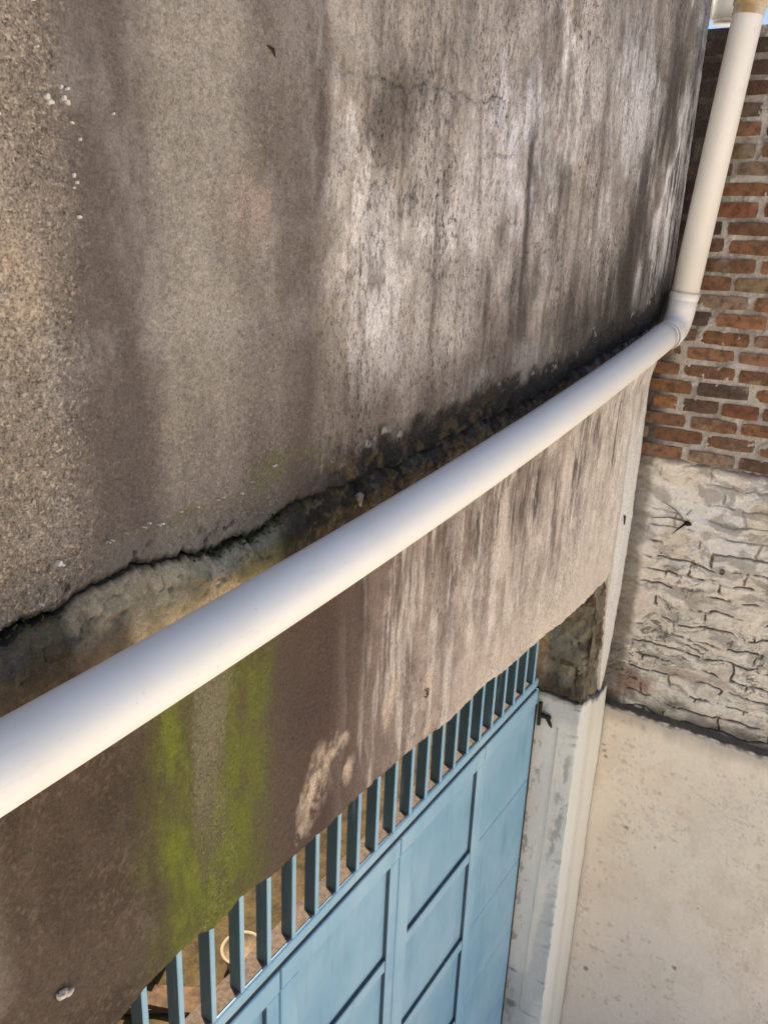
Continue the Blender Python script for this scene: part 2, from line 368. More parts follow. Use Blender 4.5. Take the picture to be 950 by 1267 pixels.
for x0, z1, z0, w, k, sd_ in [(2.215, .27, -.28, .026, .9, 90), (2.17, -.02, -.36, .03, .6, 102), (3.15, .1, -.3, .05, .55, 103), (2.62, .2, -.3, .02, .5, 104), (1.93, .3, .0, .012, .5, 105), (2.245, .10, -.35, .028, .5, 91), (1.30, .40, .0, .020, .45, 92), (1.74, .1, -.3, .012, .5, 93), (1.72, .45, .1, .014, .5, 94), (2.5, .35, -.2, .02, .35, 95), (1.45, .0, -.14, .006, .5, 96),
                              (2.75, .5, .0, .03, .35, 97), (3.05, .3, -.2, .03, .35, 98), (2.02, -.05, -.35, .016, .5, 99), (1.58, .30, -.1, .01, .35, 100), (2.9, .0, -.35, .03, .35, 101)]:
    dd = np.abs(X - x0 - (fbm(X * 0 + x0, Z * 4, sd_) - .5) * .05) / (w * (.6 + .8 * fbm(X * 20, Z * 8, sd_ + 1)))
    C = mixc(C, (74, 66, 62), k * ss(1.2, .2, dd) * ss(z1 + .05, z1 - .08, Z) * ss(z0 - .06, z0 + .12, Z))
# peeled pale strip at the far corner with black runs beside it
slope = (Z - .6) * .06
xb_ = 3.30 + .38 * ss(-.15, .62, Z); pe = ss(xb_ - .06, xb_ + .10, X + (fbm(X * 9, Z * 6, 110) - .5) * .40) * ss(.84, .66, Z + (fbm(X * 6, Z * 6, 111) - .5) * .2)
C = mixc(C, (226, 220, 217), .95 * np.maximum(pe, .9 * ss(3.70, 3.77, X) * ss(.70, .5, Z) * ss(-.25, -.05, Z)) * ss(.30, .52, fbm(X * 24, Z * 9, 112, 5, .65)))
dk = ss(.20, .03, np.abs(X - xb_ + .17 + (fbm(X * 8, Z * 4, 113) - .5) * .22)) * ss(.85, .5, Z)
C = mixc(C, (70, 64, 61), .85 * dk * ss(.30, .58, fbm(X * 20, Z * 4, 114, 5, .6)))
C = mixc(C, (54, 50, 50), .75 * pe * ss(.63, .70, fbm(X * 30, Z * 5, 115)))
# foot of the wall: brown damp, olive growth, black mildew with painted contact shade towards the pipe
d0 = Z - zc
foot = ss(.36, .04, d0 + (fbm(X * 16, Z * 5, 120, 5, .6) - .5) * .28)
C = mixc(C, (84, 71, 62), .78 * foot * (1 - .3 * ss(1.9, 2.4, X)) * ss(.8, 1.3, X) + .35 * foot * ss(1.0, .7, X))
C = mixc(C, (110, 99, 86), .55 * (1 - lay) * ss(1.28, 1.12, X))                   # smoother grey coat below the step
mh = np.interp(X, [1.2, 1.5, 1.87, 2.16, 2.6, 3.1, 3.8], [.05, .09, .10, .10, .085, .11, .15]); mil_shade = ss(mh + .018, mh - .03, d0 + (fbm(X * 16, Z * 12, 121, 5, .65) - .5) * .11) * ss(1.2, 1.5, X)
C = mixc(C, (40, 36, 33), .95 * mil_shade)
mil_shade2 = ss(.50, .05, d0 + (fbm(X * 34, Z * 5, 122, 5, .65) - .5) * .55) * ss(1.9, 2.9, X)
C = mixc(C, (52, 48, 46), .8 * mil_shade2)
rb = ss(.09, .01, d0) * ss(1.15, 1.3, X) * ss(2.4, 2.0, X)
C = mixc(C, (116, 92, 56), .6 * rb * ss(.5, .62, fbm(X * 30, Z * 30, 123)))
gm_ = blob(X, Z, 1.16, -.43, .07, .035, 124) + blob(X, Z, .94, -.462, .06, .02, 125) + blob(X, Z, 1.32, -.42, .09, .03, 126) * .7
C = mixc(C, (92, 92, 44), np.clip(.55 * gm_, 0, .7) * ss(.35, .6, fbm(X * 60, Z * 60, 128)))
flk = mil_shade * ss(.66, .72, fbm(X * 45, Z * 40, 129, 4, .6)) * ss(mh - .05, mh, d0); C = mixc(C, (190, 184, 178), .7 * flk)
C = mixc(C, (50, 44, 36), .8 * ss(.012, .0, TT) * ss(1.4, 1.2, X))
C = mixc(C, (50, 45, 42), .45 * hair); C = mixc(C, (44, 39, 33), .75 * fis)
g_ = C.mean(-1, keepdims=True); C = C * .82 + g_ * .18
pitm = (far + .35 * ss(1.16, 1.25, X)) / 1.35 * (.6 + .45 * ss(.35, .6, fbm(X * 5, Z * 3, 133))) * (1 - .6 * pe)
grm = ss(.80, .72, X) * .9 + ss(.86, .95, X) * ss(1.3, 1.1, X) * .25 + .15
# close the crack lip back into the wall and the right-hand end
P = np.stack([X, Y, Z], -1)
back = P[:1].copy(); back[..., 1] = .10; back[..., 2] += .02; mid = P[:1].copy(); mid[..., 1] += .03; mid[..., 2] += np.where(XS > 1.35, -.01, .006)[None]
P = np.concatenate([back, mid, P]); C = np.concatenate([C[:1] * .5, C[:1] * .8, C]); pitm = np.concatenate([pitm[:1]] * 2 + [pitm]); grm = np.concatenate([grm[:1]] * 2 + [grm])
endc = P[:, -1:].copy(); endc[..., 1] = .16; e1 = P[:, -1:].copy(); e1[..., 0] += .001; e1[..., 1] += .001
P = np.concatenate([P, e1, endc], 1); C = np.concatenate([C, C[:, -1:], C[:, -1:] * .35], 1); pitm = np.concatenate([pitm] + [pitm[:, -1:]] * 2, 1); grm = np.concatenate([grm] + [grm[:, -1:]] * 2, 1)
uw = grid_mesh('upper_wall', P, M['render'], C, {'pit': pitm, 'grain': grm}, house)
tag(uw, 'grey-brown rendered upper wall with vertical rain streaks')

# --- lower band (lintel face) below the crack
XB = XS.copy(); zt = crack_z(XB) - gap_w(XB); zb = edge_z(XB)
# sliver of render running down the corner past the broken end of the band
xr = np.array([3.545, 3.562, 3.58, 3.60, 3.63, 3.66, 3.69, 3.72, 3.75, 3.81]); zr = np.array([-1.48, -1.46, -1.455, -1.56, -1.72, -2.00, -2.11, -2.06, -1.90, -1.62])
sl_ = XB > 3.545; zb[sl_] = np.interp(XB[sl_], xr, zr) + (fbm(XB[sl_] * 40, XB[sl_] * 0 + 2, 140) - .5) * .02
UU = np.concatenate([[0, .003, .008, .014], np.linspace(.022, .985, 238), [.992, .997, 1.0]])
X, U = np.meshgrid(XB, UU); Z = zt[None] * (1 - U) + zb[None] * U; d0 = zt[None] - Z; db = Z - zb[None]
lip = ss(.26, .12, d0) * (1 - .5 * ss(1.15, 1.4, X))
Y = .0 - (.046 - .012 * ss(.05, .0, d0)) * lip + (fbm(X * 4, Z * 4, 141) - .5) * .012 + (fbm(X * 30, Z * 30, 142) - .5) * .004
Y += ss(.13, 0, d0) * ((fbm(X * 26, Z * 26, 143, 5, .6) - .5) * (.0045 + .044 * ss(1.15, 1.4, X)))
frac = np.abs(fbm(X * 16 + Z * 10, Z * 24 - X * 9, 144, 4, .55) - .5); Y += ss(.09, .02, d0) * ss(1.2, 1.1, X) * (ss(.05, .0, frac) * .005)
Y -= ss(.055, .03, d0 + (fbm(X * 20, Z * 20, 145) - .5) * .05) * .006 * ss(1.2, 1.1, X)
Y += ss(.014, 0, d0) * .012 + ss(.02, 0, db) * .004
# knocked-off cream patches along the lower edge
spl = np.zeros_like(X)
for cx, cz, rx, rz, sd_ in [(1.37, -1.26, .07, .10, 150), (1.45, -1.20, .05, .03, 151), (1.68, -1.20, .045, .075, 152), (1.50, -1.30, .025, .04, 153), (1.88, -1.24, .035, .10, 154), (1.92, -1.38, .05, .04, 155), (1.30, -1.35, .03, .04, 156)]:
    spl = np.maximum(spl, blob(X, Z, cx + .25 * (Z - cz), cz, rx, rz, sd_, 1.0, 1.6))
Y += spl * .0035
xw = X + (fbm(X * 3, Z * 1.3, 161) - .5) * .04 + (fbm(X * 30, Z * 2.5, 162) - .5) * .022
C = ramp(xw, [(.3, (74, 61, 51)), (.85, (76, 63, 52)), (.99, (82, 70, 56)), (1.2, (84, 70, 60)), (1.4, (80, 64, 56)), (1.52, (98, 82, 73)), (1.66, (132, 115, 104)), (1.9, (152, 135, 123)),
              (2.2, (176, 159, 146)), (2.6, (182, 166, 153)), (3.0, (190, 175, 161)), (3.35, (204, 190, 176)), (3.55, (222, 211, 198)), (3.8, (228, 219, 207))])
C = C * (1 + .36 * (fbm(X * 6, Z * 5, 163) - .5))[..., None]
mid_ = ss(1.4, 1.7, X)
stv = ((fbm(X * 30, Z * 2.2, 164, 5, .65) - .5) * .8 + (fbm(X * 14, Z * 9, 169, 5, .65) - .5) * .7) * (.15 + 1.15 * mid_) * (.35 + .65 * ss(.9, .2, U)) * (1 - .7 * ss(3.3, 3.6, X))
C = C * np.clip(1 + stv, .28, 1.6)[..., None]
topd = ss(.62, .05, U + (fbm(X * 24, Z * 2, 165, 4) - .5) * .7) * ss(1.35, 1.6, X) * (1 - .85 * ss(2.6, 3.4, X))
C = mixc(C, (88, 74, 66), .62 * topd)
rs = ss(.57, .70, fbm(X * 26, Z * 2.4, 166, 5, .68)) * ss(.95, .3, U) * mid_
C = mixc(C, (216, 202, 188), .55 * ss(.54, .66, fbm(X * 20, Z * 1.8, 190, 5, .65)) * mid_)
C = mixc(C, (60, 51, 48), .82 * rs)
C = C * (1 + .75 * mid_ * (fbm(X * 34, Z * 22, 185, 5, .7) - .5))[..., None]
rs2 = ss(.54, .66, fbm(X * 44, Z * 6.0, 177, 5, .7)) * ss(.85, .1, U + (fbm(X * 20, Z * 3, 178) - .5) * .8) * mid_ * (1 - .6 * ss(3.3, 3.6, X))
C = mixc(C, (78, 67, 62), .65 * rs2)
C = mixc(C, (214, 199, 184), .5 * ss(.54, .66, fbm(X * 12, Z * 5, 179, 5, .65)) * ss(1.7, 2.2, X))
C = mixc(C, (196, 178, 160), .6 * ss(.22, .03, db + (fbm(X * 10, Z * 10, 167) - .5) * .2) * ss(1.9, 2.3, X))
C = mixc(C, (196, 172, 150), .8 * spl * ss(.25, .6, fbm(X * 34, Z * 24, 168, 5, .65)))
C = mixc(C, (60, 48, 42), .5 * ss(.012, .001, db) * ss(2.2, 1.2, X))
# moss runs
nz = (fbm(X * 24, Z * 5, 170) - .5); nf = ss(.25, .62, fbm(X * 55, Z * 30, 171, 4, .6))
nw = (fbm(X * 7, Z * 2.2, 180, 4, .6) - .5); npat = ss(.34, .62, fbm(X * 26, Z * 9, 181, 5, .65)); nf2 = ss(.30, .66, fbm(X * 80, Z * 50, 182, 3, .7))
between = ss(.955, .99, X + nz * .06) * ss(1.10, 1.05, X + nz * .08)
C = mixc(C, (136, 126, 104), .75 * between * ss(-1.34, -.95, Z + nw * .5) * (.55 + .45 * npat))
core_ = ss(.850, .915, X + nz * .08 + nw * .05) * ss(1.03, .93, X + nz * .10 + nw * .08)
wide = ss(.80, .93, X + nz * .10) * ss(1.235, 1.13, X + nz * .09 + nw * .08)
low = ss(-.95, -1.25, Z + nw * .3)
C = mixc(C, (86, 84, 46), .78 * wide * (.45 + .55 * npat) * ss(-1.46, -1.38, Z + nz * .05) * (1 - .5 * between * (1 - low)))
C = mixc(C, (108, 113, 38), np.clip(.82 * core_ * (.35 + .65 * npat) * (.6 + .4 * nf2) * ss(-1.42, -1.18, Z + nw * .15), 0, 1))
right_ = ss(1.03, 1.11, X + nz * .09) * ss(1.23, 1.10, X + nz * .12 + nw * .08)
C = mixc(C, (100, 102, 42), .72 * right_ * (.35 + .65 * npat) * (.5 + .5 * nf2) * ss(-1.38, -1.1, Z + nw * .3))
C = mixc(C, (104, 108, 38), .7 * low * ss(.88, .93, X + nz * .05) * ss(1.18, 1.05, X + nw * .1) * (.3 + .7 * npat))
C = mixc(C, (84, 82, 42), .5 * ss(.79, .85, X + nz * .06) * ss(.91, .86, X) * ss(-1.2, -.95, Z + nw * .3) * npat)
# ledge under the crack: pale scraped block, dark damp at both ends
lg = ss(.18, .15, d0) * ss(1.22, 1.10, X + nz * .1)
C = mixc(C, (216, 190, 150), .9 * lg * ss(.66, .80, X - d0 * .5 + nz * .1) * (.6 + .4 * ss(.3, .6, fbm(X * 40, Z * 40, 176))))
C = mixc(C, (78, 68, 56), .55 * ss(.04, .0, frac) * ss(.10, .04, d0) * ss(1.25, 1.15, X))
C = mixc(C, (136, 122, 102), .55 * ss(.040, .015, d0 + nz * .05) * ss(1.25, 1.1, X))
C = mixc(C, (84, 72, 52), .8 * lg * ss(.74, .66, X + nz * .1))
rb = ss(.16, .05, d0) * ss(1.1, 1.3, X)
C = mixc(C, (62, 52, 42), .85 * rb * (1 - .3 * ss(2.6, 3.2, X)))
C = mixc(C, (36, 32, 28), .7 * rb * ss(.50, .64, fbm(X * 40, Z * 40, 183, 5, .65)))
C = mixc(C, (128, 110, 78), .6 * rb * ss(.60, .70, fbm(X * 50, Z * 50, 184, 4, .65)) * ss(2.4, 1.8, X))
C = mixc(C, (96, 78, 44), .5 * rb * ss(.52, .66, fbm(X * 30, Z * 30, 172)) * ss(2.3, 1.9, X))
C = mixc(C, (86, 84, 38), .6 * blob(X, Z, 1.12, -.60, .09, .04, 173))
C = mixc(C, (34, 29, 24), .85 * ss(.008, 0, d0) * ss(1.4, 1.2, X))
C = mixc(C, (216, 207, 194), .7 * ss(3.56, 3.66, X + nz * .1) * ss(-.62, -.75, Z + nz * .3))
C = mixc(C, (240, 231, 218), .88 * ss(3.57, 3.63, X + nz * .05) * ss(-.70, -.85, Z + nz * .2) * (.75 + .25 * npat)); C = mixc(C, (226, 210, 192), .55 * ss(.35, .05, db + (fbm(X * 9, Z * 9, 186) - .5) * .3) * ss(2.2, 2.9, X)); gut = ss(3.62, 3.60, X) * ss(3.56, 3.60, X); C = mixc(C, (150, 138, 124), .4 * gut)
fl = ss(.60, .70, fbm(X * 120, Z * 95, 174, 3)) * ss(.9, .82, X)
C = mixc(C, (106, 90, 76), .65 * fl * ss(.40, .58, fbm(X * 9, Z * 9, 175)))
C = mixc(C, (96, 82, 70), .4 * ss(.50, .70, fbm(X * 5, Z * 4, 188, 4, .6)) * ss(.9, .8, X)); C = mixc(C, (150, 138, 124), .35 * ss(.60, .54, X) * ss(.4, .6, fbm(X * 8, Z * 8, 189)))
# scratched marks
pitm = mid_ * (.15 + .55 * ss(.45, .65, fbm(X * 5, Z * 4, 187))) * (1 - .8 * ss(3.4, 3.6, X)) * (1 - .8 * spl); grm = .10 + .5 * spl + .3 * between
P = np.stack([X, Y, Z], -1)
back = P[:1].copy(); back[..., 1] = .10; back[..., 2] -= .0; mid = P[:1].copy(); mid[..., 1] += .035; mid[..., 2] += .001
bot = P[-1:].copy(); bot[..., 1] = .09; bot[..., 2] += .004
sl3 = np.broadcast_to((X[:1] > 3.55)[..., None], bot.shape); b2 = bot.copy(); b2[..., 1] = P[-1:, :, 1] + .022; bot = np.where(sl3, b2, bot)
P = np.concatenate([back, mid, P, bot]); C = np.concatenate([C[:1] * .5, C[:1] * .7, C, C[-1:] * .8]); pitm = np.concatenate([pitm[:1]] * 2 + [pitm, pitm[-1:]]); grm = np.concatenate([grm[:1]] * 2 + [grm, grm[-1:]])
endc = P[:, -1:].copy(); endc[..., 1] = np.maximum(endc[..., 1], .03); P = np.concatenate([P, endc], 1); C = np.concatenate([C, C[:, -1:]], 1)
pitm = np.concatenate([pitm, pitm[:, -1:]], 1); grm = np.concatenate([grm, grm[:, -1:]], 1)
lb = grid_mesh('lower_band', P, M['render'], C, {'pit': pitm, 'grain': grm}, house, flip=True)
tag(lb, 'rendered lower band with green moss runs and a broken bottom edge')

# --- wall core behind the two faces
MB().box(-1.6, 3.80, .085, .36, -1.43, 2.3).build('wall_core', M['beam'], house)
MB().box(-1.62, 3.83, -.06, .36, 2.3, 2.42, .01).build('coping', M['beam'], house)

# --- bits stuck in and on the wall
def rock(c, r, seed, sub=2, sq=(1, 1, 1)):
    import bmesh
    bm = bmesh.new(); bmesh.ops.create_icosphere(bm, subdivisions=sub, radius=1); rr = random.Random(seed)
    off = [rr.uniform(-5, 5) for _ in range(3)]
    V = []
    for v in bm.verts:
        n_ = math.sin(v.co.x * 3 + off[0]) * .18 + math.sin(v.co.y * 4 + off[1]) * .16 + math.sin(v.co.z * 5 + off[2]) * .14 + rr.uniform(-.1, .1)
        q = v.co * (1 + n_); V.append((c[0] + q.x * r * sq[0], c[1] + q.y * r * sq[1], c[2] + q.z * r * sq[2]))
    F = [[v.index for v in f.verts] for f in bm.faces]; bm.free(); return V, F
MB().add(*rock((.655, -.004, -1.238), .010, 3, 2, (1.0, .8, .75))).add(*rock((.667, -.005, -1.243), .007, 4, 2, (1.2, .9, .7))).build('plaster_lump', M['lump'], house)
MB().add(*rock((.648, -.002, -1.237), .005, 5, 1, (.9, .9, 1.3))).build('dark_chip', M['grime'], house)
MB().add(*rock((1.475, -.022, -.566), .012, 6, 2, (.9, .9, 1.2))).build('pale_stone', M['stone'], house)
for q, (cx, cz) in enumerate([(1.62, -.56), (1.72, -.545), (1.86, -.535), (2.0, -.52), (1.38, -.545), (1.55, -.548), (1.80, -.53), (2.12, -.50)]):
    MB().add(*rock((cx, -.012, cz), random.uniform(.006, .012), 20 + q, 2, (1.5, .9, .7))).build('mortar_crumb', M['crumb'], house)
def fleck(x, z, rr_, y=-.034, seed=0):
    q_ = random.Random(seed); n_ = 9; V = []
    a0 = q_.uniform(0, 6); el = q_.uniform(.6, 1.0)
    for yy_ in (y - .0022, y + .006):
        for k_ in range(n_):
            a_ = 6.2832 * k_ / n_; rad = rr_ * (random.Random(seed * 31 + k_).uniform(.45, 1.2)); u_, v_ = rad * math.cos(a_), rad * el * math.sin(a_)
            V.append((x + u_ * math.cos(a0) - v_ * math.sin(a0), yy_ + (.0014 if yy_ > y else 0), z + u_ * math.sin(a0) + v_ * math.cos(a0)))
    F = [tuple(range(n_))] + [(k_, (k_ + 1) % n_, n_ + (k_ + 1) % n_, n_ + k_) for k_ in range(n_)]
    MB().add(V, F).build('paint_fleck', M['fleck'], house)
for q, (fx, fz, fr) in enumerate([(.742, .134, .0055), (.745, .128, .0045), (.766, .135, .005), (.770, .130, .004), (.772, .146, .0028), (.762, .147, .0024), (.775, .108, .0022), (.842, .126, .0022), (.786, .09, .002), (.772, .046, .0028), (.776, .038, .0022), (.771, .031, .0018), (.776, -.005, .003), (.70, -.468, .005), (.705, -.472, .003), (.667, -.520, .0022)]):
    fleck(fx, fz, fr, -.034, 400 + q)
for q in range(15):
    x_ = random.choice([random.uniform(.78, 1.2), random.gauss(.88, .03), random.gauss(1.1, .02)]); fleck(x_, float(step_z(np.array([x_]))[0]) + random.uniform(-.004, .004), random.choice([.0012, .0016, .002, .0032]), -.0335, 500 + q)
for q in range(8): fleck(random.uniform(.6, .75), random.uniform(-.1, .25), random.uniform(.0012, .0022), -.034, 600 + q)
mm = MB()                                        # moss tufts in the crack: many short blades and pads
for cx, cz, rx, rz, n_ in [(1.11, -.553, .07, .012, 260), (1.17, -.540, .05, .016, 240), (.97, -.553, .09, .008, 160), (.66, -.548, .06, .012, 160), (1.02, -.55, .05, .008, 90), (1.27, -.53, .06, .012, 120)]:
    for _ in range(n_):
        x = random.gauss(cx, rx * .5); z = random.gauss(cz, rz * .6) - .0; y = random.uniform(-.035, .005); r_ = random.uniform(.0015, .0045)
        d = Vector((random.uniform(-1, 1), random.uniform(-1.2, .1), random.uniform(-.3, 1.1))).normalized() * r_ * 2; s_ = Vector((random.uniform(-1, 1), random.uniform(-1, 1), random.uniform(-1, 1))).normalized() * r_ * .6
        p = Vector((x, y, z)); mm.add([p - s_, p + s_, p + d + s_ * .3, p + d - s_ * .3], [(0, 1, 2, 3)])
mo = mm.build('moss', M['moss'], house); mo['kind'] = 'stuff'
# fine twigs hanging out of the crack
for q, (x0, z0, x1, z1) in enumerate([(1.03, -.56, 1.0, -.605), (1.045, -.562, 1.02, -.60), (.70, -.555, .66, -.61), (1.07, -.555, 1.10, -.575), (.71, -.552, .69, -.60)]):
    MB().tube([(x0, -.030, z0), ((x0 + x1) / 2 + .004, -.044, (z0 + z1) / 2), (x1, -.040, z1)], [.0022, .0017, .0009], 6).build('twig', M['root_pale'], house, True)
# iron staple in the band, peg in the pale strip, black splinter high on the wall
MB().tube([(1.874, .005, -1.240), (1.874, -.008, -1.240), (1.874, -.008, -1.262), (1.874, .005, -1.262)], .0022, 8).tube([(1.886, .005, -1.241), (1.886, -.006, -1.241), (1.886, -.006, -1.261), (1.886, .005, -1.261)], .0018, 8).build('iron_staple', M['rust'], house)
MB().tube([(3.665, .004, -1.195), (3.667, -.008, -1.20), (3.672, -.009, -1.24)], [.005, .005, .003], 8).build('iron_peg', M['iron'], house)
MB().tube([(1.152, -.033, .262), (1.163, -.040, .256), (1.176, -.034, .247)], [.001, .0028, .0008], 6).build('splinter', M['iron'], house)

# ------------------------------------------------------------------ boundary wall: bricks above, rough limewash, smooth plaster below
XW = 3.862
bw = thing('boundary_wall', (4.0, -.7, -EYE), 'boundary wall with bare brick above, peeling limewashed stone below and smooth cream plaster base', 'wall')
def brick_mat():
    t = NT('old_brick'); oi = t.n('ShaderNodeObjectInfo'); c = oi.outputs['Color']
    d = t.noise(sc=28, det=5, rough=.65); d2 = t.noise(sc=150, det=3, rough=.7); d3 = t.noise(sc=11, det=4, off=(5, 2, 8))
    c = t.mix(t.rng(d, .32, .7), c, (.06, .035, .025), 'MIX') if False else t.mix(t.math('MULTIPLY', t.rng(d, .60, .32), .7), c, (.045, .03, .024))
    c = t.mix(t.rng(d2, .35, .7, 0, .22), c, (.26, .17, .11))
    c = t.mix(t.rng(d3, .57, .72, 0, .65), c, alb((146, 132, 118)))
    h = t.math('ADD', d, t.math('MULTIPLY', d2, .5))
    return t.done(c, .92, t.bump(h, .006, .9), .2)
M['brick'] = brick_mat()
BV = []
for q in range(14):                              # brick blanks, front face towards -x, 1 m long unit scaled per brick
    rr = random.Random(100 + q); nu, nv = 4, 2; L, Hh = .5, .0278; V = []; F = []
    for j in range(nv + 1):
        for i in range(nu + 1):
            u = -L + 2 * L * i / nu; v = -Hh + 2 * Hh * j / nv; rim = i in (0, nu) or j in (0, nv); cor = i in (0, nu) and j in (0, nv)
            V.append((rr.uniform(-.0035, .002) + (.002 if rim else 0) + (.004 if cor else 0), u * (1 - (.03 if cor else 0)) + rr.uniform(-.010, .010), v * (1 - (.06 if cor else 0)) + rr.uniform(-.0022, .0022)))
    nfr = len(V); I = lambda i, j: j * (nu + 1) + i
    for j in range(nv):
        for i in range(nu): F.append((I(i, j), I(i, j + 1), I(i + 1, j + 1), I(i + 1, j)))
    rim = [I(i, 0) for i in range(nu + 1)] + [I(nu, j) for j in range(1, nv + 1)] + [I(i, nv) for i in range(nu - 1, -1, -1)] + [I(0, j) for j in range(nv - 1, 0, -1)]
    for r_ in rim: V.append((.05, V[r_][1], V[r_][2]))
    m_ = len(rim)
    for k in range(m_): F.append((rim[k], rim[(k + 1) % m_], nfr + (k + 1) % m_, nfr + k))
    me = new_mesh('brick', V, F, M['brick']); BV.append(me)
pal = [((132, 92, 66), 5), ((136, 98, 74), 5), ((116, 84, 64), 4), ((100, 78, 64), 3), ((90, 74, 65), 2), ((152, 106, 74), 3), ((160, 138, 102), .9), ((138, 116, 96), 3.5), ((140, 88, 64), 2.5)]
CH = .0742; z = -.918; row = 0; bb = BASES[bw.name]
while z < .76:
    y = .30 - random.uniform(0, .22)
    while y > -1.5:
        Lb = random.choice([.205, .21, .20, .195, .105, .215, .15]) if random.random() < .8 else .21
        me = random.choice(BV); o = bpy.data.objects.new('brick', me); COL.objects.link(o); o.parent = bw
        o.location = (XW + random.uniform(-.004, .004) - bb[0], y - Lb / 2 - bb[1], z + random.uniform(-.004, .004) + EYE - bb[2])
        o.scale = (1, Lb, random.uniform(.88, 1.06)); o.rotation_euler = (random.uniform(-.014, .014), random.uniform(-.02, .02), random.uniform(-.015, .015))
        c = np.array(random.choices([p[0] for p in pal], [p[1] for p in pal])[0], float)
        soot_shade = min(.92, float(ss(.1, .7, z)) * .5 + .35 * float(ss(.5, .7, z)) + .85 * float(ss(-.20, -.06, y - Lb * .7)) * float(ss(-.4, .1, z))); c = c * (1 - soot_shade) + np.array([56, 49, 48]) * soot_shade  # soot towards the top, plus painted shade in the corner by the house
        c *= random.uniform(.84, 1.10); a_ = alb(c); o.color = (a_[0], a_[1], a_[2], 1)
        y -= Lb + random.uniform(.014, .028)
    z += CH; row += 1
# mortar bed
yy = np.concatenate([np.arange(.34, .06, -.02), np.arange(.06, -.75, -.0046), np.arange(-.75, -1.56, -.03)]); zz = np.concatenate([np.arange(-1.02, .79, .0046)])
Yg, Zg = np.meshgrid(yy, zz); n1 = fbm(Yg * 30, Zg * 30, 201, 4)
Xg = XW + .009 - .007 * ss(.50, .85, n1) + (fbm(Yg * 120, Zg * 120, 202, 3) - .5) * .005
C = np.broadcast_to(alb((178, 168, 156)), Xg.shape + (3,)) * (1 + .5 * (fbm(Yg * 8, Zg * 8, 203) - .5))[..., None]
C = mixc(C, (104, 96, 88), .45 * ss(.5, .7, fbm(Yg * 14, Zg * 14, 204)) + .5 * ss(.35, .7, Zg)); C = mixc(C, (190, 184, 178), .6 * ss(.62, .72, fbm(Yg * 20, Zg * 20, 205)))
C = mixc(C, (58, 50, 46), .85 * ss(.10, .0, -Yg - .02 - .10 * ss(-.1, .6, Zg) + (fbm(Yg * 20, Zg * 8, 206) - .5) * .08))  # shade of the corner gap painted into the mortar colour
grid_mesh('mortar_bed', np.stack([Xg, Yg, Zg], -1), M['mortar'], C, None, bw)
MB().box(XW + .045, XW + .22, -1.56, .36, -EYE, .775).build('wall_core', M['beam'], bw)

# rough limewashed masonry
yy = np.concatenate([np.arange(.12, -.80, -.0034), np.arange(-.80, -1.56, -.03)]); zt_ = -.952
zz = np.concatenate([np.arange(-2.30, -.93, .0036)])
Yg, Zg = np.meshgrid(yy, zz)
wy = Yg + (fbm(Yg * 6, Zg * 9, 210) - .5) * .16; wz = Zg + (fbm(Yg * 7, Zg * 7, 211) - .5) * .12
r1 = np.abs(fbm(wy * 7, wz * 24, 212, 3, .5) - .5); r2 = np.abs(fbm(wy * 16, wz * 34, 213, 3, .5) - .5)
act = ss(.30, .62, fbm(Yg * 4, Zg * 5, 214)) * (.35 + .65 * ss(-1.20, -1.55, Zg))
cre = np.maximum(ss(.030, .006, r1) * act, ss(.022, .005, r2) * act * .8) * ss(.30, .50, fbm(Yg * 14, Zg * 20, 219))
zq = (wz * .55 + Zg * .45 + (fbm(Yg * 5, Zg * 5, 205) - .5) * .03) / .0742; rowi = np.floor(zq); fz_ = np.abs(zq - rowi - .5) * 2
yq = (Yg * .6 + wy * .4) / .235 + (rowi % 2) * .5 + vnoise(rowi * 7.7, rowi * 0, 206) * .4; fy_ = np.abs(yq - np.floor(yq) - .5) * 2
jnt = np.maximum(ss(.82, .97, fz_) * ss(.38, .54, fbm(wy * 11, wz * 16, 207, 4, .6)), ss(.93, .985, fy_) * ss(.42, .56, fbm(wy * 9, wz * 14, 208, 4, .6)))
jnt = jnt * (.45 + .55 * ss(-1.15, -1.5, Zg)) * ss(-.05, -.10, Yg)
cre = np.maximum(cre * .45, jnt * 1.0)
Xg = XW - .006 - .012 * (fbm(wy * 9, wz * 26, 215, 4) - .5) - .006 * (fbm(Yg * 40, Zg * 60, 216, 4) - .5) + cre * .013
top = zt_ + (fbm(Yg * 12, Yg * 0 + 4, 217) - .5) * .05
Xg += ss(-.012, .012, Zg - top) * .022
C = np.broadcast_to(alb((216, 202, 184)), Xg.shape + (3,)) * (1 + .38 * (fbm(wy * 8, wz * 20, 218) - .5))[..., None]
C = mixc(C, (222, 218, 214), .7 * ss(.48, .65, fbm(Yg * 5, Zg * 6, 220)) * ss(-1.7, -1.2, Zg))
C = mixc(C, (228, 218, 202), .6 * ss(.5, .68, fbm(Yg * 9, Zg * 22, 221)))
C = mixc(C, (146, 138, 128), .65 * ss(.50, .68, fbm(wy * 10, wz * 26, 222, 5, .6)))
C = mixc(C, (76, 67, 58), .9 * cre)
C = mixc(C, (60, 53, 46), .7 * ss(.64, .70, fbm(wy * 22, wz * 60, 223, 4, .6)) * act)
C = mixc(C, (120, 84, 62), .75 * blob(Yg, Zg, -.10, -2.10, .16, .09, 224) + .4 * blob(Yg, Zg, -.35, -1.98, .2, .03, 225))
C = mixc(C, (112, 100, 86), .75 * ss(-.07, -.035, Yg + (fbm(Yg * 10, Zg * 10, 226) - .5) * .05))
C = mixc(C, (70, 62, 54), .8 * ss(-2.10, -2.25, Zg + (fbm(Yg * 9, Zg * 14, 227) - .5) * .16)); C = mixc(C, (104, 92, 80), .7 * ss(-.99, -.955, Zg + (fbm(Yg * 9, Zg * 14, 228) - .5) * .06))
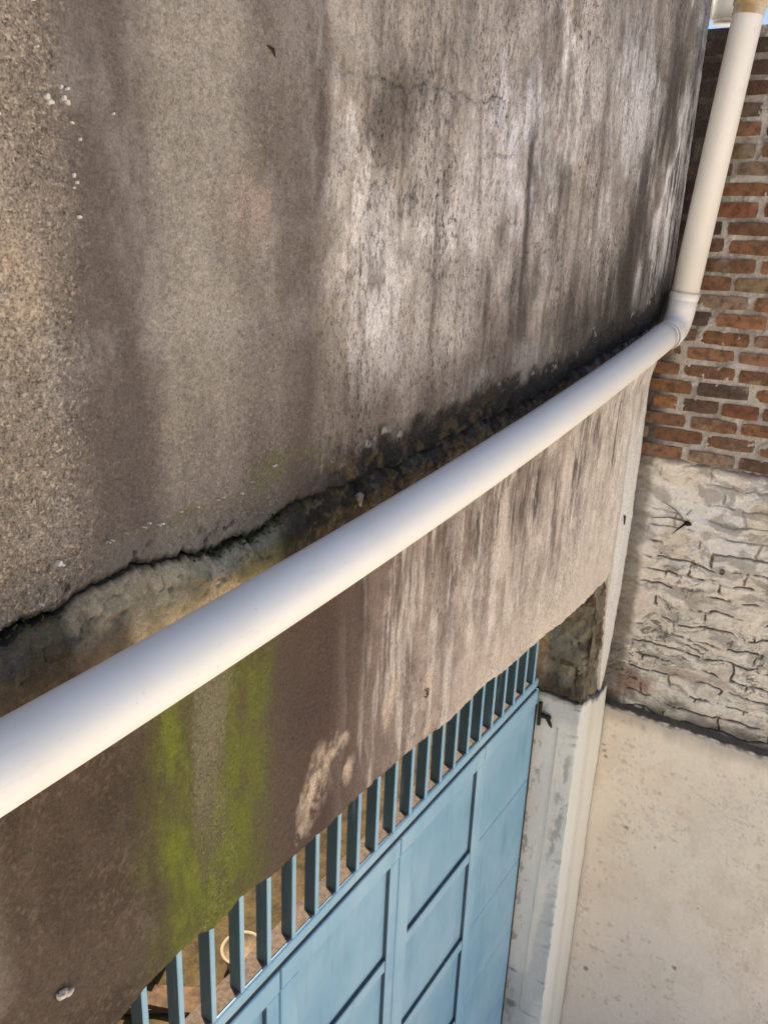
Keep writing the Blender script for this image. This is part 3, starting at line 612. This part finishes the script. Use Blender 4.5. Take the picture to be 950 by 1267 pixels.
grid_mesh('rough_limewash', np.stack([Xg, Yg, Zg], -1), M['stucco'], C, None, bw)

# smooth plastered foot of the wall, standing 8 cm proud with a mouldy ledge on top
LG = -2.245; XP = XW - .058
yy = np.concatenate([np.arange(.16, -1.15, -.007), np.arange(-1.15, -1.56, -.03)]); tt = np.concatenate([[-.09, -.075, -.06, -.045, -.03, -.018, -.009, 0, .006, .012], np.arange(.02, 2.2, .0075), [2.3, 2.51]])
Yg, Tg = np.meshgrid(yy, tt); wob = (fbm(Yg * 5, Yg * 0 + 1, 230) - .5) * .03
Xg = np.where(Tg < 0, XP - Tg * .95 + .004, XP + (.010 * ss(.012, 0, Tg))); Zg = np.where(Tg < 0, LG + wob - Tg * .28, LG + wob * ss(.3, 0, Tg) - Tg)
Xg = Xg + (fbm(Yg * 5, Zg * 5, 231) - .5) * .014 * ss(-.02, .05, Tg) + (fbm(Yg * 40, Zg * 40, 232) - .5) * np.where(Tg < .01, .012, .002); Zg = Zg + np.where(Tg < .015, (fbm(Yg * 26, Tg * 60, 233, 5, .6) - .5) * .014, 0)
C = np.broadcast_to(alb((240, 212, 190)), Xg.shape + (3,)) * (1 + .16 * (fbm(Yg * 3, Zg * 3, 234) - .5))[..., None]
C = mixc(C, (240, 215, 195), .5 * ss(.4, .6, fbm(Yg * 5, Zg * 4, 235))); C = mixc(C, (222, 196, 168), .35 * ss(.5, .7, fbm(Yg * 4, Zg * 5, 236)))
C = mixc(C, (234, 210, 193), .6 * ss(-2.9, -3.7, Zg + (fbm(Yg * 3, Zg * 3, 237) - .5) * .7))
sc_ = ss(.60, .70, fbm(Yg * 60 + Zg * 24, Zg * 60 - Yg * 30, 238, 4, .65)) * ss(.46, .66, fbm(Yg * 5, Zg * 4, 239, 4)); C = mixc(C, (168, 157, 144), .4 * sc_)
C = mixc(C, (214, 194, 172), .35 * ss(.52, .70, fbm(Yg * 9, Zg * 6, 247, 5, .65)))
C = mixc(C, (176, 156, 128), .45 * ss(.68, .76, fbm(Yg * 30, Zg * 30, 240)) * ss(.45, .6, fbm(Yg * 3, Zg * 3, 241)))
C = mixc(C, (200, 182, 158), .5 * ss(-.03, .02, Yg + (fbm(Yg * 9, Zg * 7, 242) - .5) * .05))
for cy, cz, r_ in [(-.03, -2.50, .010), (-.04, -2.53, .010), (-.02, -2.47, .007), (-.10, -3.9, .02), (-.30, -3.3, .008), (-.45, -3.05, .006), (-.60, -3.2, .006), (-.55, -3.62, .014), (-.2, -2.9, .012), (-.35, -2.95, .008)]:
    C = mixc(C, (92, 76, 62), .7 * ss(r_ * 1.1, r_ * .5, np.hypot(Yg - cy + (fbm(Yg * 90, Zg * 90, 243) - .5) * .02, Zg - cz)))
C = mixc(C, (66, 60, 52), .92 * ss(.012, -.006, Tg + (fbm(Yg * 30, Tg * 40, 244, 5, .65) - .5) * .045)); C = mixc(C, (112, 106, 92), .5 * ss(.02, -.04, Tg) * ss(.52, .66, fbm(Yg * 40, Tg * 60, 248, 4, .65))); C = mixc(C, (132, 124, 112), .45 * ss(.10, .01, Tg + (fbm(Yg * 18, Tg * 6, 245) - .5) * .08) * ss(0, .01, Tg))
hcr = polydist(Yg + (fbm(Yg * 30, Zg * 30, 246) - .5) * .03, Zg, [(-.48, -2.55), (-.66, -2.63), (-.78, -2.62)]); C = mixc(C, (150, 136, 120), .22 * ss(.006, .002, hcr))
grid_mesh('plaster_base', np.stack([Xg, Yg, Zg], -1), M['smooth_plaster'], C, None, bw, flip=False)

# rusty pipe end and dry root sticking out of the rough part
MB().tube([(XW + .02, -.425, -1.425), (XW - .016, -.427, -1.425)], .012, 14, False).tube([(XW - .016, -.427, -1.425), (XW + .01, -.425, -1.425)], .0075, 14, False).build('rusty_pipe_stub', M['rust'], bw, True)
MB().add(*rock((XW - .012, -.245, -1.232), .013, 51, 2, (.8, 1.3, .9))).build('dry_root_knot', M['root'], bw)
for q, pts in enumerate([[(0, -.235, -1.235), (-.018, -.21, -1.262), (-.012, -.185, -1.295)], [(0, -.23, -1.225), (-.012, -.16, -1.218), (-.004, -.085, -1.238)], [(0, -.22, -1.215), (-.012, -.18, -1.175), (-.004, -.12, -1.15)]]):
    MB().tube([(XW - .008 + a_, b_, c_) for a_, b_, c_ in pts], [.0055, .0036, .0014], 6).build('dry_root', M['root'] if q == 0 else M['root_pale'], bw, True)

# ------------------------------------------------------------------ gate pier between gate and corner
GY = .10
pier = thing('gate_pier', (3.6, .15, -EYE), 'whitewashed gate pier with crumbling brown top beside the blue gate', 'pier')
PX = 3.402
def pier_skin(name, z0, z1, dz, mat, kind):
    # one skin wrapped round the pier: reveal face (-x), then front face (-y)
    sa = np.concatenate([np.arange(.30, .012, -.0055), np.linspace(.010, 0, 4)]); sb = np.concatenate([np.linspace(.0025, .010, 4), np.arange(.015, .40 if kind == 'white' else .30, .0055)])
    xs = np.concatenate([np.full(len(sa), PX), PX + sb]); ys = np.concatenate([sa, np.zeros(len(sb))]); u = np.concatenate([-sa, sb])      # u < 0 on the reveal
    zz = np.arange(z0, z1, dz); U_, Z_ = np.meshgrid(u, zz); X_ = np.broadcast_to(xs, U_.shape).copy(); Y_ = np.broadcast_to(ys, U_.shape).copy(); rev = U_ < 0
    return X_, Y_, Z_, U_, rev
Xg, Yg, Zg, Ug, rev = pier_skin('white', -EYE, -2.052, .008, None, 'white')
topz = -2.055 - .08 * ss(.0, .3, Ug) + (fbm(Ug * 30, Ug * 0, 249) - .5) * .02; Zg = -EYE + (Zg + EYE) * (topz + EYE) / (-2.06 + EYE)
n_ = (fbm(Ug * 6, Zg * 4, 250) - .5) * .010 + (fbm(Ug * 40, Zg * 40, 251) - .5) * .003; wob = (fbm(Zg * 3, Zg * 0, 248) - .5) * .014 + np.maximum(fbm(Zg * 40, Zg * 0 + 9, 247, 4, .6) - .58, 0) * .07
Xg = Xg + np.where(rev, n_, 0) + wob * ss(.1, 0, np.abs(Ug)); Yg = Yg + np.where(rev, 0, n_) + .012 * ss(-.02, .0, -np.abs(Ug)) * 0
C = np.broadcast_to(alb((226, 214, 199)), Xg.shape + (3,)) * (1 + .2 * (fbm(Ug * 5, Zg * 3, 252) - .5))[..., None]
C = mixc(C, (136, 132, 125), .6 * ss(.54, .66, fbm(Ug * 34, Zg * 14, 253, 5, .6)) * ss(.05, .01, np.abs(Ug + .045)) * ss(-3.25, -3.0, Zg) * ss(-2.2, -2.4, Zg))
C = mixc(C, (130, 124, 116), .6 * ss(.58, .66, fbm(Ug * 30, Zg * 16, 254, 5, .6)) * ss(.06, .01, np.abs(Ug + .19)))
C = mixc(C, (172, 169, 165), .5 * ss(.45, .65, fbm(Ug * 5, Zg * 2, 255)) * rev)
C = mixc(C, (104, 120, 132), .8 * blob(Ug, Zg, -.18, -3.72, .03, .012, 257)); C = mixc(C, (96, 90, 84), .7 * blob(Ug, Zg, -.17, -3.95, .03, .03, 258))
C = mixc(C, (252, 230, 214), .92 * ss(-.012, .004, Ug + (fbm(Zg * 30, Zg * 0 + 3, 246, 4, .65) - .5) * .02)); C = mixc(C, (204, 184, 158), .35 * ss(.13, .17, Ug + (fbm(Ug * 9, Zg * 9, 259) - .5) * .04) * ss(.26, .19, Ug)); C = mixc(C, (246, 222, 200), .6 * ss(.2, .28, Ug))  # front face coloured lighter, as the brightly lit side of the pier
C = mixc(C, (110, 98, 84), .6 * ss(.02, .0, topz - Zg + (fbm(Ug * 40, Zg * 30, 256) - .5) * .03))
P = np.stack([Xg, Yg, Zg], -1); t2 = P[-1:].copy(); t2[..., 0] += .05; t2[..., 1] += .05 * (~rev[-1:]); P = np.concatenate([P, t2]); C = np.concatenate([C, C[-1:] * .6])
grid_mesh('whitewashed_skin', P, M['smooth_plaster'], C, None, pier, flip=False)
Xg, Yg, Zg, Ug, rev = pier_skin('core', -2.22, -1.30, .0055, None, 'core')
cv = ss(.022, .006, np.abs(Ug - .004 + (fbm(Ug * 0 + 1, Zg * 9, 260) - .5) * .04)) * ss(.3, .5, fbm(Zg * 6, Zg * 0 + 4, 269) + .1)
rel = .012 + (fbm(Ug * 14, Zg * 12, 262, 5, .6) - .5) * .045 + cv * .03 + .06 * ss(.03, -.03, Zg + 2.06 + .08 * ss(0, .3, Ug))
Xg = Xg + np.where(rev, rel, .012); Yg = Yg + np.where(rev, .0, rel + .004)
C = np.broadcast_to(alb((112, 102, 84)), Xg.shape + (3,)) * (1 + 1.0 * (fbm(Ug * 14, Zg * 10, 264, 5, .6) - .5))[..., None]
C = mixc(C, (150, 134, 108), .6 * ss(.52, .66, fbm(Ug * 18, Zg * 10, 265))); C = mixc(C, (126, 124, 112), .5 * ss(.5, .65, fbm(Ug * 10, Zg * 8, 266))); C = mixc(C, (62, 50, 38), .75 * ss(.56, .66, fbm(Ug * 26, Zg * 22, 267, 5, .6)))
C = mixc(C, (150, 118, 74), .6 * ss(-.17, -.22, Ug)); C = mixc(C, (34, 26, 20), .9 * cv); C = mixc(C, (58, 46, 36), .7 * ss(-1.90, -2.03, Zg + (fbm(Ug * 20, Zg * 16, 268) - .5) * .12) * rev)
rc = grid_mesh('crumbling_core', np.stack([Xg, Yg, Zg], -1), M['mortar'], C, None, pier, flip=False); tag(rc, 'crumbling brown masonry at the top of the pier')
MB().box(3.49, 3.9, .08, .32, -EYE, -1.37).build('pier_core', M['beam'], pier)
cordo = MB().tube([(3.394, .094, -2.20), (3.393, .093, -2.8), (3.393, .110, -3.5), (3.393, .115, -3.958)], .0028, 8).tube([(3.393, .115, -3.958), (3.392, .07, -3.962), (3.393, .022, -3.957)], .0026, 8).build('thin_cord', M['cord'], None, True)
tag(cordo, 'thin white cord hanging down the whitewashed pier beside the gate', 'cord')

# ------------------------------------------------------------------ blue steel gate
KS = 1.2 / 1.1; XF = lambda v: (v[0] * KS, .2 + (v[1] - .1) * KS, v[2] * KS)   # the gate stands 20 cm back, at the inner edge of the reveal
TL = .012                                        # the gate hangs slightly out of level
tr = thing('gate_transom', (1.6, .12, -1.85), 'blue steel grille of upright flat bars above the folding gate leaves', 'grille')
MB().box(-.9, 3.085, GY + .002, GY + .070, -1.846, -1.806, .004, TL).build('rail', M['blue'], tr)
MB().box(-.9, 3.080, GY + .010, GY + .066, -1.8055, -1.8025, 0, TL).build('dust_layer', M['dust'], tr)
MB().box(-.9, 3.07, GY + .0045, GY + .06, -1.862, -1.8465, 0, TL).build('groove_shade', M['iron'], tr)  # black strip painting in the shade of the gap under the rail
k = -19
while True:
    xb = 1.103 + .1008 * k; k += 1
    if xb > 3.05: break
    b = MB().box(xb, xb + .0145, GY, GY + .004, -1.803, -1.355, .0012, 0).build('bar', M['blue'], tr)
    b.location.z += TL * (xb - 2.0)
    web = MB().box(xb + .001, xb + .0135, GY + .0045, GY + .040, -1.802, -1.356, .001, 0).build('web', M['blue_shade'], b)
LEAVES = [(-.47, .135, 'folding blue gate leaf farthest left, outside the view'), (.145, .745, 'blue gate leaf left of the leaf whose corner shows at the bottom edge'),
          (.755, 1.352, 'blue gate leaf at the bottom left, only its upper right corner showing'), (1.362, 1.962, 'blue gate leaf with framed panels, second to show from the left'),
          (1.972, 2.578, 'blue gate leaf with framed panels next to the flush leaf'), (2.588, 3.088, 'blue gate leaf of flush welded sheets beside the whitewashed pier')]
RZ = [-2.312, -2.748, -3.182, -3.616]
for i, (x0, x1, lab) in enumerate(LEAVES[1:]):
    lf = thing('gate_leaf', ((x0 + x1) / 2 * KS, .22, -EYE + .05), lab, 'gate', 'folding blue gate leaves')
    flush = i == 4; zt0, zb0 = -1.859, -4.30
    MB().box(x0, x1, GY - .002, GY + .040, -1.932, zt0, .003, TL).build('top_rail', M['blue'], lf)
    MB().box(x0, x1, GY - .002, GY + .040, zb0, zb0 + .08, .004, TL).build('bottom_rail', M['blue'], lf)
    if not flush:
        MB().box(x0 + .004, x1 - .004, GY + .016, GY + .020, zb0 + .01, zt0 - .01, 0, TL).build('sheet', M['sheet'], lf)
        MB().box(x0, x0 + .072, GY, GY + .038, zb0 + .0805, -1.9325, .004, TL).build('stile', M['blue'], lf)
        st = MB().box(x1 - .050, x1, GY, GY + .038, zb0 + .0805, -1.9325, .004, TL).build('stile', M['blue'], lf)
        MB().box(x1 - .0535, x1 - .0505, GY + .003, GY + .016, zb0 + .081, -1.936, 0, TL).build('stile_shade', M['navy'], lf)  # navy strip painting the shaded left side of the stile
        for z in RZ:
            MB().box(x0 + .0725, x1 - .054, GY + .002, GY + .016, z - .052, z - .004, .004, TL).build('rail', M['blue'], lf)
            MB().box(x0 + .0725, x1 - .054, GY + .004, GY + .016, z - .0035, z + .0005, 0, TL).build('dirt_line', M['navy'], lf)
    else:
        MB().box(x0 + .004, x1 - .006, GY + .022, GY + .030, zb0 + .01, zt0 - .01, 0, TL).build('backing', M['iron'], lf)
        MB().box(x0, x0 + .012, GY + .002, GY + .03, zb0 + .0805, -1.9325, .003, TL).build('stile', M['blue'], lf)
        zz_ = [-1.9335, -2.318, -2.752, -3.142, -3.55, -3.90, zb0 + .082]
        for a_, b_ in zip(zz_[:-1], zz_[1:]):
            MB().box(x0 + .0145, x1, GY + .004 , GY + .021, b_ + .0018, a_ - .0018, .002, TL).build('panel', M['sheet'], lf)
XF = None
GX = 3.088 * KS
hg = thing('hinge', (3.39, .17, -2.16), 'black iron hinge at the top corner of the pier side of the gate', 'hinge')
MB().box(3.375, 3.392, .13, .186, -2.165, -2.145, .003).build('strap', M['iron'], hg)
MB().tube([(3.384, .186, -2.21), (3.384, .186, -2.09)], .009, 12).build('knuckle', M['iron'], hg)
MB().tube([(3.384, .15, -2.155), (3.378, .128, -2.185), (3.38, .12, -2.20)], [.010, .008, .004], 8).build('pin', M['iron'], hg)
rb_ = MB().box(GX + .001, 3.3985, .208, .25, -4.70, -2.03, 0).build('gap_shade_strip', M['iron'], None)  # black strip added for the shade in the gap beside the pier
tag(rb_, 'black strip standing in for the shaded gap between the blue gate and the whitewashed pier', 'gap_shade')

# ------------------------------------------------------------------ white drain pipe
dp = thing('drain_pipe', (3.70, -.12, -.5), 'white plastic drain pipe running along the wall and up to the brick corner', 'pipe')
R0 = .055
hp = [(.506, -.646), (.73, -.635), (1.022, -.623), (1.797, -.554), (2.677, -.503), (3.56, -.372)]
hv = np.array(hp); xs_ = np.linspace(-1.2, 3.56, 60); cf = np.polyfit(hv[:, 0], hv[:, 1], 2); zz_ = np.polyval(cf, np.maximum(xs_, .2)) - .06 * np.maximum(.2 - xs_, 0)
py_ = lambda x: -.10 - .052 * float(np.clip((3.56 - x) / 3.06, 0, 1.6)) ** 1.2
MB().tube([(x, py_(x), z) for x, z in zip(xs_, zz_)], [R0 - .0025 * float(ss(2.5, .5, x)) for x in xs_], 48).build('pipe_run', M['pvc'], dp, True)
ze = float(np.polyval(cf, 3.56)); sl0 = float(np.polyval(np.polyder(cf), 3.56))
A = Vector((3.56, -.10, ze)); dA = Vector((1, 0, sl0)).normalized()
Bt = Vector((3.705, -.196, .80)); Bb = Vector((3.70, -.110, -.16)); dB = (Bt - Bb).normalized(); K = Bb - dB * .12     # corner of the elbow
K = Vector((3.70, -.105, ze + sl0 * .14)); 
p0 = K - dA * .085; p1 = K + dB * .085; arc = []
for q in range(13):
    t_ = q / 12; arc.append(p0 * (1 - t_) ** 2 + K * 2 * t_ * (1 - t_) + p1 * t_ * t_)
MB().tube([p0 - dA * .05] + arc + [p1 + dB * .06], R0 + .002, 48).build('elbow', M['pvc'], dp, True)
MB().tube([p0 - dA * .058, p0 - dA * .05, p0 - dA * .035, p0 - dA * .028], [R0 + .001, R0 + .004, R0 + .004, R0 + .002], 48, False).build('collar', M['pvc'], dp, True)
MB().tube([p0 - dA * .066, p0 - dA * .0575], [R0 + .0012, R0 + .0012], 48, False).build('dirt_ring', M['pvc_old'], dp, True)
MB().tube([p1 + dB * .034, p1 + dB * .04, p1 + dB * .056, p1 + dB * .062], [R0 + .002, R0 + .004, R0 + .004, R0 + .001], 48, False).build('collar', M['pvc'], dp, True)
MB().tube([p1 + dB * .0625, p1 + dB * .069], [R0 + .0012, R0 + .0012], 48, False).build('dirt_ring', M['pvc_old'], dp, True)
MB().tube([p1 + dB * .03, Bt, Bt + dB * .75], R0, 48).build('riser', M['pvc'], dp, True)
MB().tube([A - dA * .02, p0 + dA * .0], R0, 48).build('pipe_joint', M['pvc'], dp, True)
MB().tube([Bt + dB * .015, Bt + dB * .02, Bt + dB * .13, Bt + dB * .135], [R0 + .001, R0 + .007, R0 + .007, R0 + .001], 48, False).build('coupling', M['pvc_old'], dp, True)
MB().tube([Bt - dB * .012, Bt + dB * .0145], R0 + .0015, 48, False).build('dirt_ring', M['pvc_old'], dp, True)

# ------------------------------------------------------------------ gutter end over the brick wall
gt = thing('roof_gutter', (3.97, .0, .8), 'end of a white gutter outlet above the dark brick corner', 'gutter')
MB().tube([(4.02, -.045, 1.4), (4.02, -.045, .90), (4.02, -.043, .845)], [.062, .062, .056], 32).build('outlet', M['pvc'], gt, True)
MB().tube([(4.02, -.045, .835), (4.02, -.045, .846)], .050, 32).build('rim', M['pvc'], gt, True)
MB().box(3.93, 3.96, .0, .10, .84, 1.4, .004).build('bracket', M['pvc'], gt)

# ------------------------------------------------------------------ yard behind the gate
by = thing('yard_wall', (5, 7.2, -EYE), 'ochre rendered wall at the back of the yard behind the gate', 'wall')
t = NT('ochre_render'); d = t.noise(sc=3, det=6); M['ochre'] = t.done(t.mix(t.rng(d, .3, .7), (.22, .14, .05), (.34, .23, .09)), .92, t.bump(t.noise(sc=60, det=4), .004, .8), .2)
MB().box(-6, 16, 7.1, 7.35, -EYE, -1.9, .01).build('wall_face', M['ochre'], by); MB().box(-6, 16, 7.05, 7.4, -1.9, -1.8, .01).build('coping', M['beam'], by)
bs = thing('basin', (3.36, 2.06, -EYE + .006), 'round beige basin on the brown yard floor behind the gate bars', 'basin')
M['basin'] = plain('beige_clay', (.30, .22, .13), .7, .2, 12); M['basin_in'] = plain('brown_clay', (.30, .21, .12), .8, .3, 12)
def lathe(prof, c, n=40):
    V = []; F = []
    for r_, z in prof:
        for k in range(n): V.append((c[0] + r_ * math.cos(2 * math.pi * k / n), c[1] + r_ * math.sin(2 * math.pi * k / n), c[2] + z))
    for i in range(len(prof) - 1):
        for k in range(n): F.append((i * n + k, i * n + (k + 1) % n, (i + 1) * n + (k + 1) % n, (i + 1) * n + k))
    return V, F
cb = (3.30, 2.00, -EYE + .006)
MB().add(*lathe([(.0005, .0), (.085, .0), (.13, .17), (.141, .175), (.146, .183), (.142, .192), (.130, .192), (.124, .183)], cb)).build('bowl', M['basin'], bs, True)
MB().add(*lathe([(.1245, .1825), (.082, .05), (.0005, .048)], cb)).build('inside', M['basin_in'], bs, True)
M['wood'] = plain('old_wood', (.10, .055, .025), .85, .5, 9); M['clay_brick'] = plain('stacked_brick', (.26, .13, .06), .9, .4, 14)
for q, (x, y, rz, L) in enumerate([(2.95, 2.15, 2.1, .7), (2.86, 2.10, 2.2, .8), (2.78, 2.2, 1.95, .6), (3.02, 2.5, .4, .9)]):
    u = Vector((math.cos(rz), math.sin(rz), 0)) * L / 2; w = Vector((-math.sin(rz), math.cos(rz), 0)) * .045; z0 = -EYE + .007 + .03 * q; p = Vector((x, y, z0))
    V = [p - u - w, p + u - w, p + u + w, p - u + w]; V = V + [v + Vector((0, 0, .028)) for v in V]
    o = MB().add(V, [(0, 1, 2, 3), (4, 5, 6, 7), (0, 1, 5, 4), (1, 2, 6, 5), (2, 3, 7, 6), (3, 0, 4, 7)]).build('plank', M['wood'], None)
    tag(o, ['dark plank lying at the bottom of the small heap behind the gate bars', 'dark plank lying second in the small heap behind the gate bars', 'dark plank lying on top of the small heap behind the gate bars', 'longer dark plank lying behind the small heap in the yard'][q], 'plank', 'planks on the yard floor')
print('faces', sum(len(o.data.polygons) for o in bpy.data.objects if o.type == 'MESH'), 'objects', len(bpy.data.objects))
